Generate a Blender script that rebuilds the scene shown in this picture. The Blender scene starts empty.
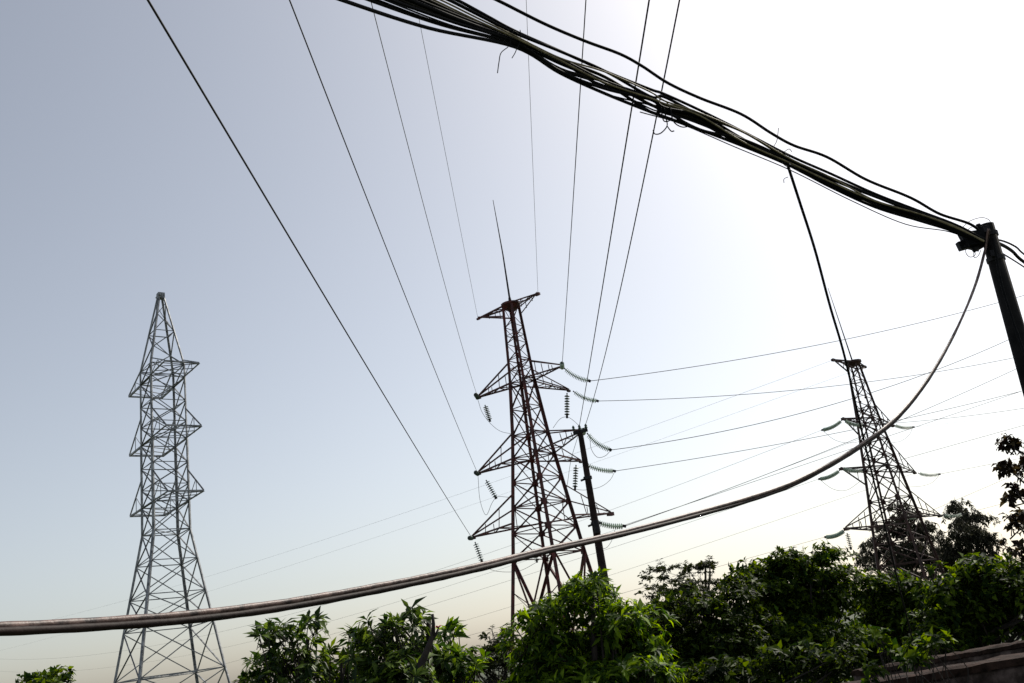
import bpy, math, random
import numpy as np
from mathutils import Vector, Matrix

# ------------------------------------------------------------------ camera, sky, sun, exposure
SC = bpy.context.scene
COL = SC.collection
F_PX = 920.0
PITCH = math.radians(18.35)
ROLL = math.radians(8.6)
EYE = np.array([0.0, 0.0, 1.7])
FW = np.array([0, math.cos(PITCH), math.sin(PITCH)])
U0 = np.array([0, -math.sin(PITCH), math.cos(PITCH)])
R0 = np.array([1.0, 0, 0])
UP = math.cos(ROLL) * U0 + math.sin(ROLL) * R0
RT = math.cos(ROLL) * R0 - math.sin(ROLL) * U0
cd = bpy.data.cameras.new('camera')
cam = bpy.data.objects.new('camera', cd)
COL.objects.link(cam)
cam.matrix_world = Matrix(((RT[0], UP[0], -FW[0], EYE[0]), (RT[1], UP[1], -FW[1], EYE[1]),
                           (RT[2], UP[2], -FW[2], EYE[2]), (0, 0, 0, 1)))
cd.sensor_width = 36
cd.lens = 36 * F_PX / 1024
cd.clip_start = 0.05
cd.clip_end = 6000
SC.camera = cam

SUN_EL, SUN_AZ = math.radians(45), math.radians(40)      # azimuth clockwise from +Y
w = bpy.data.worlds.new('World')
SC.world = w
w.use_nodes = True
nt = w.node_tree
sky = nt.nodes.new('ShaderNodeTexSky')
sky.sky_type = 'NISHITA'
sky.sun_disc = False
sky.sun_elevation = SUN_EL
sky.sun_rotation = SUN_AZ
sky.air_density = 1.0
sky.dust_density = 1.8
sky.ozone_density = 1.0
bg = nt.nodes['Background']
bg.inputs['Strength'].default_value = 0.134
hz = nt.nodes.new('ShaderNodeHueSaturation')           # dusty pale air: less blue than a clear sky
hz.inputs['Saturation'].default_value = 0.56
nt.links.new(sky.outputs[0], hz.inputs['Color'])
wt = nt.nodes.new('ShaderNodeMix')
wt.data_type = 'RGBA'
wt.blend_type = 'MULTIPLY'
wt.inputs[0].default_value = 1.0
wt.inputs[7].default_value = (1.02, 1.0, 0.97, 1)
nt.links.new(hz.outputs[0], wt.inputs[6])
nt.links.new(wt.outputs[2], bg.inputs['Color'])
sl = bpy.data.lights.new('sun', 'SUN')
sl.energy = 5.0
sl.angle = math.radians(0.6)
sl.color = (1.0, 0.94, 0.84)
so = bpy.data.objects.new('sun', sl)
COL.objects.link(so)
sdir = Vector((math.sin(SUN_AZ) * math.cos(SUN_EL), math.cos(SUN_AZ) * math.cos(SUN_EL), math.sin(SUN_EL)))
so.rotation_euler = sdir.to_track_quat('Z', 'Y').to_euler()
SC.view_settings.view_transform = 'Standard'
SC.view_settings.look = 'None'
SC.view_settings.gamma = 1
SC.view_settings.exposure = 0.0

# ------------------------------------------------------------------ measuring helpers (photo point -> place in the world)
def ray(px, py):
    d = FW + RT * ((px - 512) / F_PX) + UP * ((341.5 - py) / F_PX)
    return d / np.linalg.norm(d)
def at_dist(px, py, D):
    d = ray(px, py)
    return EYE + d * D / math.hypot(d[0], d[1])
def at_z(px, py, z):
    d = ray(px, py)
    return EYE + d * (z - EYE[2]) / d[2]
def at_plane(px, py, P, az):
    a = math.radians(az)
    n = np.array([math.cos(a), -math.sin(a), 0])
    d = ray(px, py)
    return EYE + d * ((np.asarray(P) - EYE) @ n) / (d @ n)
def azv(az):
    a = math.radians(az)
    return np.array([math.sin(a), math.cos(a), 0.0])
Z = np.array([0, 0, 1.0])
def V(*a):
    return np.array(a, float)

# ------------------------------------------------------------------ mesh builder
def nrm(v):
    n = np.linalg.norm(v)
    return v / n if n > 1e-9 else v
class MB:
    def __init__(s):
        s.v = []
        s.f = []
        s.smooth = False
    def prism(s, p, q, prof, ref=None, prof2=None):
        p = np.asarray(p, float); q = np.asarray(q, float)
        d = nrm(q - p)
        r = np.asarray(ref, float) if ref is not None else Z
        if abs(d @ nrm(r)) > 0.98:
            r = V(1, 0, 0) if abs(d[0]) < 0.9 else V(0, 1, 0)
        a = nrm(np.cross(d, r)); b = np.cross(a, d)
        n = len(prof); o = len(s.v)
        for x, y in prof: s.v.append(p + a * x + b * y)
        for x, y in (prof2 or prof): s.v.append(q + a * x + b * y)
        for i in range(n):
            j = (i + 1) % n
            s.f.append((o + i, o + j, o + n + j, o + n + i))
        s.f.append(tuple(o + i for i in reversed(range(n))))
        s.f.append(tuple(o + n + i for i in range(n)))
    def angle(s, p, q, w, t=None, ref=None):
        t = t or w * 0.16
        s.prism(p, q, [(0, 0), (w, 0), (w, t), (t, t), (t, w), (0, w)], ref)
    def bar(s, p, q, w, h=None, ref=None):
        h = h or w
        s.prism(p, q, [(-w / 2, -h / 2), (w / 2, -h / 2), (w / 2, h / 2), (-w / 2, h / 2)], ref)
    def cyl(s, p, q, r, r2=None, n=12):
        r2 = r if r2 is None else r2
        c = [(math.cos(2 * math.pi * i / n), math.sin(2 * math.pi * i / n)) for i in range(n)]
        s.prism(p, q, [(x * r, y * r) for x, y in c], None, [(x * r2, y * r2) for x, y in c])
    def tube(s, pts, rad, n=8):
        pts = [np.asarray(p, float) for p in pts]
        m = len(pts)
        if not hasattr(rad, '__len__'): rad = [rad] * m
        o = len(s.v)
        pa = None
        for i, p in enumerate(pts):
            d = nrm(pts[min(i + 1, m - 1)] - pts[max(i - 1, 0)])
            if pa is None:
                r = Z if abs(d[2]) < 0.95 else V(1, 0, 0)
                a = nrm(np.cross(d, r))
            else:
                a = nrm(pa - d * (pa @ d))
            pa = a
            b = np.cross(d, a)
            for k in range(n):
                t = 2 * math.pi * k / n
                s.v.append(p + (a * math.cos(t) + b * math.sin(t)) * rad[i])
        for i in range(m - 1):
            for k in range(n):
                j = (k + 1) % n
                s.f.append((o + i * n + k, o + i * n + j, o + (i + 1) * n + j, o + (i + 1) * n + k))
        s.f.append(tuple(o + k for k in reversed(range(n))))
        s.f.append(tuple(o + (m - 1) * n + k for k in range(n)))
    def lathe(s, p, d, prof, n=12):
        # prof: list of (distance along d, radius)
        p = np.asarray(p, float); d = nrm(np.asarray(d, float))
        r = Z if abs(d[2]) < 0.9 else V(1, 0, 0)
        a = nrm(np.cross(d, r)); b = np.cross(d, a)
        o = len(s.v)
        for h, rr in prof:
            for k in range(n):
                t = 2 * math.pi * k / n
                s.v.append(p + d * h + (a * math.cos(t) + b * math.sin(t)) * rr)
        for i in range(len(prof) - 1):
            for k in range(n):
                j = (k + 1) % n
                s.f.append((o + i * n + k, o + i * n + j, o + (i + 1) * n + j, o + (i + 1) * n + k))
        s.f.append(tuple(o + k for k in reversed(range(n))))
        s.f.append(tuple(o + (len(prof) - 1) * n + k for k in range(n)))
    def box(s, c, a, b, h):
        # centre of the base, half vectors a and b, height vector h
        c = np.asarray(c, float); o = len(s.v)
        for z in (0, 1):
            for i, j in ((-1, -1), (1, -1), (1, 1), (-1, 1)):
                s.v.append(c + a * i + b * j + h * z)
        s.f += [(o + 3, o + 2, o + 1, o), (o + 4, o + 5, o + 6, o + 7)]
        for i in range(4):
            j = (i + 1) % 4
            s.f.append((o + i, o + j, o + 4 + j, o + 4 + i))
    def build(s, name, mat, parent=None, smooth=False):
        off = np.array(parent.location) if parent is not None else np.zeros(3)
        gp = parent.parent if parent is not None else None
        if gp is not None: off = off + np.array(gp.location)
        me = bpy.data.meshes.new(name)
        me.from_pydata([tuple(np.asarray(x) - off) for x in s.v], [], s.f)
        me.materials.append(mat)
        if smooth or s.smooth:
            me.polygons.foreach_set('use_smooth', [True] * len(me.polygons))
        o = bpy.data.objects.new(name, me)
        COL.objects.link(o)
        if parent is not None: o.parent = parent
        return o
def tag(o, label, cat, group=None, kind=None):
    if label: o['label'] = label
    if cat: o['category'] = cat
    if group: o['group'] = group
    if kind: o['kind'] = kind
    return o
def thing(name, loc, label, cat, group=None):
    o = bpy.data.objects.new(name, None)
    o.empty_display_size = 0.2
    o.location = [float(x) for x in loc]
    COL.objects.link(o)
    return tag(o, label, cat, group)

# ------------------------------------------------------------------ materials
def mat(name, c1, c2=None, scale=5.0, rough=0.7, metal=0.0, bump=0.0, c3=None, detail=6, spec=0.5):
    m = bpy.data.materials.new(name)
    m.use_nodes = True
    N = m.node_tree.nodes; L = m.node_tree.links
    b = N['Principled BSDF']
    b.inputs['Roughness'].default_value = rough
    b.inputs['Metallic'].default_value = metal
    b.inputs['Specular IOR Level'].default_value = spec
    if c2 is None:
        b.inputs['Base Color'].default_value = (*c1, 1)
        return m
    tc = N.new('ShaderNodeTexCoord')
    no = N.new('ShaderNodeTexNoise')
    no.inputs['Scale'].default_value = scale
    no.inputs['Detail'].default_value = detail
    no.inputs['Roughness'].default_value = 0.65
    L.new(tc.outputs['Object'], no.inputs['Vector'])
    r = N.new('ShaderNodeValToRGB')
    r.color_ramp.elements[0].position = 0.36
    r.color_ramp.elements[0].color = (*c1, 1)
    r.color_ramp.elements[1].position = 0.64
    r.color_ramp.elements[1].color = (*c2, 1)
    if c3:
        e = r.color_ramp.elements.new(0.5)
        e.color = (*c3, 1)
    L.new(no.outputs['Fac'], r.inputs['Fac'])
    L.new(r.outputs['Color'], b.inputs['Base Color'])
    if bump:
        bp = N.new('ShaderNodeBump')
        bp.inputs['Strength'].default_value = bump
        bp.inputs['Distance'].default_value = 0.03
        L.new(no.outputs['Fac'], bp.inputs['Height'])
        L.new(bp.outputs['Normal'], b.inputs['Normal'])
    return m
def leaf_mat(name, dark, light, trans=0.35, rough=0.55, spec=0.06):
    m = bpy.data.materials.new(name)
    m.use_nodes = True
    N = m.node_tree.nodes; L = m.node_tree.links
    b = N['Principled BSDF']
    b.inputs['Roughness'].default_value = rough
    b.inputs['Specular IOR Level'].default_value = spec
    g = N.new('ShaderNodeNewGeometry')
    r = N.new('ShaderNodeValToRGB')
    r.color_ramp.elements[0].color = (*dark, 1)
    r.color_ramp.elements[0].position = 0.32
    r.color_ramp.elements[1].color = (*light, 1)
    L.new(g.outputs['Random Per Island'], r.inputs['Fac'])
    L.new(r.outputs['Color'], b.inputs['Base Color'])
    t = N.new('ShaderNodeBsdfTranslucent')
    hs = N.new('ShaderNodeHueSaturation')
    hs.inputs['Hue'].default_value = 0.485
    hs.inputs['Saturation'].default_value = 1.1
    hs.inputs['Value'].default_value = 1.9
    L.new(r.outputs['Color'], hs.inputs['Color'])
    L.new(hs.outputs['Color'], t.inputs['Color'])
    mx = N.new('ShaderNodeMixShader')
    mx.inputs[0].default_value = trans
    L.new(b.outputs[0], mx.inputs[1]); L.new(t.outputs[0], mx.inputs[2])
    L.new(mx.outputs[0], N['Material Output'].inputs['Surface'])
    return m
M_GALV = mat('galvanised_steel', (0.07, 0.075, 0.08), (0.38, 0.39, 0.40), 2.6, 0.5, 0.3, detail=9)
M_RUST = mat('red_oxide_steel', (0.035, 0.008, 0.008), (0.15, 0.024, 0.018), 2.4, 0.6, 0.1, c3=(0.065, 0.014, 0.012))
M_BROWN = mat('brown_weathered_steel', (0.022, 0.010, 0.008), (0.075, 0.03, 0.022), 0.7, 0.65, 0.1)
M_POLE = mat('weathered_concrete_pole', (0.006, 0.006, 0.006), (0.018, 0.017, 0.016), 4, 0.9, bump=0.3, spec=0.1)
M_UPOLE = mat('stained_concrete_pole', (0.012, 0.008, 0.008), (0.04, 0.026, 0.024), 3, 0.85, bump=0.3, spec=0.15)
M_BLACK = mat('black_cable_sheath', (0.004, 0.004, 0.005), (0.009, 0.009, 0.010), 30, 0.75, spec=0.12)
M_TAN = mat('tan_cable_sheath', (0.16, 0.13, 0.08), (0.34, 0.28, 0.17), 20, 0.6, spec=0.2)
M_OLIVE = mat('olive_cable_sheath', (0.008, 0.007, 0.005), (0.02, 0.017, 0.011), 20, 0.7, spec=0.15)
M_PINK = mat('highlit_pinkish_brown_sheath', (0.025, 0.014, 0.012), (0.19, 0.12, 0.10), 22, 0.5, bump=0.15, spec=0.3)  # brown sheath paled to paint the pink sun highlight along the cable
M_DBROWN = mat('shaded_dark_brown_sheath', (0.007, 0.004, 0.0035), (0.024, 0.013, 0.011), 9, 0.65, bump=0.15, spec=0.15)  # same cable darkened, shade of its underside put into the colour
M_WIRE = mat('weathered_aluminium_conductor', (0.02, 0.02, 0.022), (0.04, 0.04, 0.043), 2, 0.7, 0.3, spec=0.2)
M_FAINT = mat('dull_grey_conductor', (0.11, 0.11, 0.115), (0.2, 0.2, 0.2), 2, 0.6, 0.4)
M_GLASS = mat('green_glass_insulator', (0.26, 0.36, 0.29), (0.62, 0.70, 0.60), 9, 0.2, 0.0, spec=0.7)
M_PORC = mat('dark_green_insulator', (0.03, 0.055, 0.045), (0.08, 0.13, 0.10), 6, 0.25)
M_FIT = mat('dark_metal_fitting', (0.015, 0.015, 0.017), (0.035, 0.033, 0.035), 8, 0.6, 0.4, spec=0.2)
M_BARK = mat('dark_bark', (0.010, 0.007, 0.006), (0.04, 0.03, 0.024), 6, 0.9, bump=0.6)
M_BARK2 = mat('pale_bark', (0.05, 0.04, 0.03), (0.16, 0.13, 0.10), 5, 0.9, bump=0.5)
M_WALL = mat('stained_wall_plaster', (0.014, 0.010, 0.009), (0.14, 0.105, 0.10), 4.5, 0.95, bump=0.8, c3=(0.055, 0.04, 0.037), detail=12, spec=.1)
M_COPE = mat('mossy_wall_coping', (0.008, 0.005, 0.004), (0.048, 0.028, 0.022), 6, 0.95, bump=1.0, detail=12, spec=.08)
M_GROUND = mat('grassy_earth', (0.018, 0.028, 0.010), (0.06, 0.055, 0.03), 0.35, 0.95, bump=0.5, c3=(0.03, 0.045, 0.016), detail=10)
M_FLOWER = mat('red_petals', (0.55, 0.03, 0.02), (0.7, 0.08, 0.04), 20, 0.5)
L_BRIGHT = leaf_mat('bright_green_leaves', (0.020, 0.050, 0.006), (0.19, 0.30, 0.020), 0.5, spec=.1)
L_MID = leaf_mat('mid_green_leaves', (0.010, 0.026, 0.004), (0.11, 0.17, 0.014), 0.42)
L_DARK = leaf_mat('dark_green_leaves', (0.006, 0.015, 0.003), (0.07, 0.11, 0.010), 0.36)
L_OLIVE = leaf_mat('olive_feathery_leaves', (0.010, 0.016, 0.004), (0.050, 0.062, 0.014), 0.28)
L_GREY = leaf_mat('greyish_eucalyptus_leaves', (0.014, 0.016, 0.010), (0.060, 0.060, 0.038), 0.2)
L_RED = leaf_mat('reddish_dark_leaves', (0.010, 0.006, 0.004), (0.045, 0.036, 0.014), 0.25)
L_GLOSS = leaf_mat('glossy_whorled_leaves', (0.012, 0.030, 0.006), (0.13, 0.20, 0.03), 0.42, 0.4, spec=.14)

# ------------------------------------------------------------------ the ground
LAND = -2.0
def ground_z(x, y):
    t = min(max((y - 9.5) / 6.0, 0), 1)
    t = t * t * (3 - 2 * t)
    u = min(max((y - 60) / 60.0, 0), 1)
    return -t * 2.0 - u * 1.0
gm = MB()
ys = [-3000, -300, -60, -20, 0, 5, 8, 9, 10, 11, 12, 13, 14, 15, 16, 18, 22, 30, 45, 60, 75, 90, 105, 120, 200, 600, 3000]
xs = [-3000, -600, -200, -100, -60, -40, -25, -15, -8, 0, 8, 15, 25, 40, 60, 100, 200, 600, 3000]
rg = random.Random(5)
for y in ys:
    for x in xs:
        z = ground_z(x, y)
        if 16 < y < 400: z += rg.uniform(-0.12, 0.12)
        gm.v.append(V(x, y, z))
nx = len(xs)
for j in range(len(ys) - 1):
    for i in range(nx - 1):
        gm.f.append((j * nx + i, j * nx + i + 1, (j + 1) * nx + i + 1, (j + 1) * nx + i))
tag(gm.build('ground', M_GROUND, smooth=True), 'dark grassy ground under the trees and towers', None, kind='structure')

# ------------------------------------------------------------------ lattice towers
def corners(c, hw, yaw, z):
    u = azv(yaw); v = azv(yaw + 90)
    return [np.array([c[0], c[1], 0]) + Z * z + u * hw * a + v * hw * b for a, b in ((1, 1), (1, -1), (-1, -1), (-1, 1))]
# order: 0 (+u+v) 1 (+u-v) 2 (-u-v) 3 (-u+v)
class Tower:
    def __init__(s, name, c, yaw, prof, label, M, legw, brw):
        s.c = c; s.yaw = yaw; s.prof = sorted(prof); s.M = M; s.legw = legw; s.brw = brw
        s.root = thing(name, (c[0], c[1], s.prof[0][0]), label, 'pylon', 'lattice pylons')
    def hw(s, z):
        p = s.prof
        for (a, x), (b, y) in zip(p, p[1:]):
            if a <= z <= b: return x + (y - x) * (z - a) / (b - a)
        return p[-1][1]
    def cor(s, z):
        return corners(s.c, s.hw(z), s.yaw, z)
    def body(s, levels, kinds, gusset=0.0):
        """levels from the ground up; kinds per panel: X, K(last open), Z"""
        ctr = np.array([s.c[0], s.c[1], 0])
        for k in range(4):
            m = MB()
            for a, b in zip(levels, levels[1:]):
                p = s.cor(a)[k]; q = s.cor(b)[k]
                wd = s.legw * (1.0 if a < levels[len(levels) // 2] else 0.8)
                inward = nrm(ctr * V(1, 1, 0) - p * V(1, 1, 0))
                m.prism(p, q, [(-wd / 2, -wd / 2), (wd / 2, -wd / 2), (wd / 2, -wd / 2 + wd * .3), (-wd / 2 + wd * .3, -wd / 2 + wd * .3),
                               (-wd / 2 + wd * .3, wd / 2), (-wd / 2, wd / 2)], inward)
                if gusset and s.hw(b) > 0.3:
                    g = gusset * min(1, max(.38, s.hw(b) / 1.4))
                    for t in (0, 1):
                        nn = azv(s.yaw + 90 * t)
                        e = azv(s.yaw + 90 * (1 - t))
                        sgn = 1.0 if (ctr - q) @ e > 0 else -1.0
                        m.box(q + e * sgn * g * .32 - Z * g / 2, e * g / 2, nn * 0.02, Z * g)
            m.build('leg', s.M, s.root)
            m = MB()
            j = (k + 1) % 4
            for i, (a, b) in enumerate(zip(levels, levels[1:])):
                A, B = s.cor(a)[k], s.cor(a)[j]; C, D = s.cor(b)[k], s.cor(b)[j]
                bw = s.brw * (1.0 if s.hw(a) > 0.8 else 0.7)
                kd = kinds[i]
                n_out = nrm((A + B) / 2 - (s.c[0] * V(1, 0, 0) + s.c[1] * V(0, 1, 0) + Z * a))
                if kd == 'X':
                    m.angle(A, D, bw, ref=n_out)
                    m.angle(B + n_out * bw * .3, C + n_out * bw * .3, bw, ref=n_out)
                elif kd == 'Z':
                    if (i + k) % 2: m.angle(A, D, bw, ref=n_out)
                    else: m.angle(B, C, bw, ref=n_out)
                elif kd == 'V':        # heavy inverted V with secondary struts
                    m.angle(A, D, bw * 2.0, ref=n_out)
                    m.angle(B + n_out * bw * .4, C + n_out * bw * .4, bw * 2.0, ref=n_out)
                    for p0, p1, q0, q1 in ((A, C, A, D), (B, D, B, C)):
                        for t0, t1 in ((0.35, 0.35), (0.62, 0.62)):
                            m.angle(p0 + (p1 - p0) * t0, q0 + (q1 - q0) * t1, bw * .8)
                            m.angle(p0 + (p1 - p0) * (t0 + .15), q0 + (q1 - q0) * t1, bw * .6)
                elif kd == 'S':        # X panel with redundants
                    m.angle(A, D, bw * 1.2, ref=n_out)
                    m.angle(B + n_out * bw * .4, C + n_out * bw * .4, bw * 1.2, ref=n_out)
                    x = (A + D) / 2
                    m.angle((A + C) / 2, A + (D - A) * .28, bw * .6)
                    m.angle((B + D) / 2, B + (C - B) * .28, bw * .6)
                    m.angle((A + C) / 2, C + (B - C) * .3, bw * .6)
                    m.angle((B + D) / 2, D + (A - D) * .3, bw * .6)
                if kd in 'XS' or i % 3 == 0:
                    m.angle(C, D, bw * .9, ref=Z)
            m.build('face_bracing', s.M, s.root)
    def diaphragm(s, z):
        c = s.cor(z); m = MB()
        m.angle(c[0], c[2], s.brw * .8); m.angle(c[1] + Z * .02, c[3] + Z * .02, s.brw * .8)
        m.build('diaphragm', s.M, s.root)
    def arm(s, side, z, tip, rise, n=3, w=None, name='cross_arm', plate=0.0):
        """pointed arm: two lower chords and two upper stays from the two corners of one face to the tip"""
        w = w or s.brw * 1.4
        idx = {'+u': (0, 1), '-v': (1, 2), '-u': (2, 3), '+v': (3, 0)}[side]
        lo = [s.cor(z)[i] for i in idx]; hi = [s.cor(z + rise)[i] for i in idx]
        tip = np.asarray(tip, float)
        m = MB()
        t = [i / n for i in range(n + 1)]
        for a in lo: m.angle(a, tip, w)
        for a in hi: m.angle(a, tip + Z * 0.12, w * .85)
        for i in range(n):
            p = [a + (tip - a) * t[i] for a in lo]; q = [a + (tip - a) * t[i + 1] for a in lo]
            h = [a + (tip - a) * t[i] for a in hi]
            m.angle(p[i % 2], q[(i + 1) % 2], w * .55)
            if i:
                m.angle(p[0], p[1], w * .5)
                m.angle(p[0], h[0], w * .5); m.angle(p[1], h[1], w * .5)
        o = m.build(name, s.M, s.root)
        if plate:
            m = MB()
            d = nrm((tip - (lo[0] + lo[1]) / 2) * V(1, 1, 0)); e = np.cross(d, Z)
            m.box(tip - Z * plate * .4 - d * plate * .2, d * plate * .8, e * plate * .45, Z * plate * .8)
            m.build('end_plate', s.M, o)

# ---- centre tower
DC = 70.0
CC = (at_dist(508, 303, DC) + at_dist(536, 455, DC)) / 2
CC = V(CC[0], CC[1], 0)
YC = 128.0                                       # azimuth of the right-hand arms
def axis_z(px, py, D): return float(at_dist(px, py, D)[2])
zt, z2, z3 = axis_z(508, 306, DC), axis_z(524, 382, DC), axis_z(536, 456, DC)
u = azv(YC); v = azv(YC + 90)
def plane_tip(px, py, az, c): return at_plane(px, py, c, az)
p4 = plane_tip(472, 538, YC, CC)
z4 = float(p4[2])
T1 = Tower('lattice_pylon', CC, YC,
           [(-2.1, 3.0), (7.9, 1.90), (9.0, 1.80), (12, 1.5), (17, 1.0), (22, 0.66), (zt, 0.45)],
           'rusty red lattice pylon in the centre with green insulators and a tall rod on top', M_RUST, 0.25, 0.085)
lv = [-2.1, 7.9, 9.8, 11.7, 13.6, z3, 17.2, 19.3, z2, 22.6, 23.3, 24.0, 24.7, 25.4, 26.1, 26.8, zt]
kd = ['V', 'X', 'X', 'X', 'X', 'X', 'X', 'X', 'X'] + ['Z'] * 9
T1.body(lv, kd, 0.40)
for z in (7.9, 11.7, z3, 17.2, z2): T1.diaphragm(z)
tips1 = {}
def arm_c(key, px, py, z, side, rise, **k):
    tips1[key] = at_z(px, py, z)
    T1.arm(side, z, tips1[key], rise, **k)
arm_c('TL', 478, 319, zt, '-u', -0.9, n=3, plate=.18)
arm_c('TR', 538, 294, zt, '+u', -0.9, n=3, plate=.25)
arm_c('2L', 478, 398, z2, '-u', 1.7, plate=.25)
arm_c('2R', 562, 367, z2, '+u', 1.6, plate=.2)
arm_c('2B', 569, 391, z2 - .1, '-v', 1.0, n=4, plate=.2)
arm_c('3L', 478, 474, z3, '-u', 2.0, plate=.25)
arm_c('3R', 583, 432, z3, '+u', 1.6, plate=.3)
arm_c('3B', 581, 462, z3 - .1, '-v', 1.0, plate=.2)
tips1['4L'] = p4
T1.arm('-u', z4, p4, 2.2, plate=.3)
tips1['4R'] = at_z(611, 514, z4 + .3)
T1.arm('-v', z4, tips1['4R'], 2.4, plate=.35)
tips1['4N'] = CC + u * 5.6 + Z * z4
m = MB()                                          # cap plate and lightning rod
m.cyl(CC + Z * (zt + .0), CC + Z * (zt + .16), 0.8, 0.8, 14)
m.cyl(CC + Z * (zt - .3), CC + Z * (zt + .0), 0.5, 0.78, 14)
m.build('top_cap', M_RUST, T1.root)
m = MB()
zr = axis_z(493, 200, DC)
m.tube([CC + Z * (zt + .2), CC + Z * (zt + 4.6) - RT * .0, at_dist(493, 200, DC)], [.085, .055, .025], 8)
m.cyl(CC + Z * (zt + .2), CC + Z * (zt + .7), .16, .1)
m.build('lightning_rod', M_FIT, T1.root)

# ---- right tower
DR = 102.0
CR = at_dist(869, 422, DR); CR = V(CR[0], CR[1], 0)
YR = 44.0
rt, r2, r3, r4 = axis_z(850, 364, DR), axis_z(868, 421, DR), axis_z(877, 470, DR), axis_z(889, 521, DR)
T2 = Tower('lattice_pylon', CR, YR, [(-3.1, 2.8), (4, 2.15), (13.5, 1.3), (19, 0.85), (rt, 0.43)],
           'brown lattice pylon on the right, rising out of the trees below the hanging black cable', M_BROWN, 0.22, 0.10)
lv = [-3.1, 1.0, 4.2, 6.4, r4, 10.6, r3, 15.0, 16.8, r2, 20.2, 21.2, 22.2, 23.2, 24.2, rt]
lv = sorted(set(lv))
kd = ['X', 'X', 'X', 'X', 'X', 'X', 'X', 'X', 'X', 'X'] + ['Z'] * 9
T2.body(lv, kd, 0.42)
tips2 = {}
for key, px, py, z, side, rise in (('TL', 833, 360, rt, '-u', -.9), ('TR', 865, 367, rt, '+u', -.9),
                                   ('2L', 843, 419, r2, '-u', -1.3), ('2R', 893, 426, r2, '+u', 1.6),
                                   ('3L', 841, 469, r3, '-u', -1.4), ('3R', 915, 473, r3, '+u', 2.6)):
    tips2[key] = at_z(px, py, z)
    T2.arm(side, z, tips2[key], rise, n=3, plate=.3, w=.13)
for key, px, py, side in (('4L', 846, 529, '-u'), ('4R', 940, 516, '+u')):
    tips2[key] = at_plane(px, py, CR, YR if side == '+u' else YR)
    az_ = float(tips2[key][2])
    T2.arm(side, az_, tips2[key], 2.4, n=4, plate=.35, w=.13)
m = MB()
m.cyl(CR + Z * rt, CR + Z * (rt + .2), .9, .9, 14); m.cyl(CR + Z * (rt - .3), CR + Z * rt, .6, .88, 14)
m.build('top_cap', M_BROWN, T2.root)
m = MB(); m.tube([CR + Z * (rt + .3), at_dist(828, 288, DR)], [.08, .025], 8)
m.build('lightning_rod', M_FIT, T2.root)

# ---- left tower
DL = 80.0
CL = at_dist(164, 440, DL); CL = V(CL[0], CL[1], 0)
YL = 140.0
T3 = Tower('lattice_pylon', CL, YL, [(-2.6, 4.3), (3.0, 3.25), (14.6, 1.42), (28.6, 1.38), (axis_z(160, 296, DL), 0.16)],
           'silver grey galvanised lattice pylon on the left with a pointed top and no wires', M_GALV, 0.19, 0.08)
l2, l3, l4 = 27.45, 22.1, 16.85
ltop = axis_z(160, 296, DL)
lv = [-2.6, 0.2, 3.6, 7.2, 9.6, 12.2, 14.6, l4, 18.3, 20.1, l3, 23.6, 25.4, l2, 28.6, 30.2, 31.8, 33.4, 34.6, ltop]
kd = ['X', 'X', 'X', 'X', 'X', 'X', 'X', 'X', 'X', 'X', 'X', 'X', 'X', 'X'] + ['Z'] * 9
T3.body(lv, kd)
ul = azv(YL); vl = azv(YL + 90)
for z in (3.6, 14.6): T3.diaphragm(z)
for z in (l2, l3, l4):
    for sg in (1, -1):
        m = MB()
        idx = (0, 1) if sg > 0 else (3, 2)
        lo = [T3.cor(z)[i] for i in idx]; hi = [T3.cor(min(z + 2.6, 29.0))[i] for i in idx]
        ends = [CL + Z * z + ul * sg * 4.95 + vl * 1.4, CL + Z * z + ul * sg * 4.95 - vl * 1.4]
        opp = [T3.cor(z)[i] for i in ((3, 2) if sg > 0 else (0, 1))]
        for a, e, h, op in zip(lo, ends, hi, opp):
            m.angle(a, e, .14); m.angle(h, e + Z * .1, .09)
            m.angle(a, op, .12)
            q = a + (e - a) * .5
            m.angle(q, h + (e - h) * .5, .06); m.angle(a, h + (e - h) * .5, .06)
        m.angle(ends[0], ends[1], .16)
        for t0, t1 in ((0, .33), (.33, .66), (.66, 1)):
            P = lambda i, t: lo[i] + (ends[i] - lo[i]) * t
            m.angle(P(0, t0), P(1, t1), .07)
        m.build('cross_arm', M_GALV, T3.root)
m = MB()
m.box(CL + Z * (ltop - .25), ul * .28, vl * .28, Z * .5)
m.cyl(CL + Z * (ltop) + vl * .2 - ul * .5, CL + Z * ltop + vl * .2 + ul * .5, .09)
m.build('top_cap', M_GALV, T3.root)

# ------------------------------------------------------------------ insulator strings (prototypes along +X, 1 unit = 1 m)
def make_string(L, nd, rd, bow, M, kindname, label):
    root = thing(kindname, (0, 0, 0), label, 'insulator')
    def P(t): return V(L * t, 0, -bow * 4 * t * (1 - t))
    m = MB()
    for i in range(nd):
        t = .07 + .86 * (i + .5) / nd
        d = nrm(P(t + .01) - P(t - .01))
        q = P(t); h = L * .86 / nd
        m.lathe(q - d * h * .45, d, [(0, .03), (h * .15, .045), (h * .35, rd * .75), (h * .55, rd), (h * .68, rd * .9), (h * .72, .04), (h * .95, .03)], 12)
    m.build('disc_stack', M, root, smooth=False)
    m = MB()
    m.tube([P(t / 8) for t in range(9)], .022, 6)
    m.cyl(P(0), P(.07), .06, .045, 8)
    m.build('hanging_rod', M_FIT, root)
    m = MB()
    m.box(P(.98) - Z * .09, V(.13, 0, 0), V(0, .06, 0), Z * .18)
    m.cyl(P(.92), P(.97), .05, .07, 8)
    m.build('end_clamp', M_FIT, root)
    return root
def copy_thing(root):
    r = root.copy(); COL.objects.link(r)
    for ch in list(root.children):
        c = ch.copy(); COL.objects.link(c); c.parent = r
    return r
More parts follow.
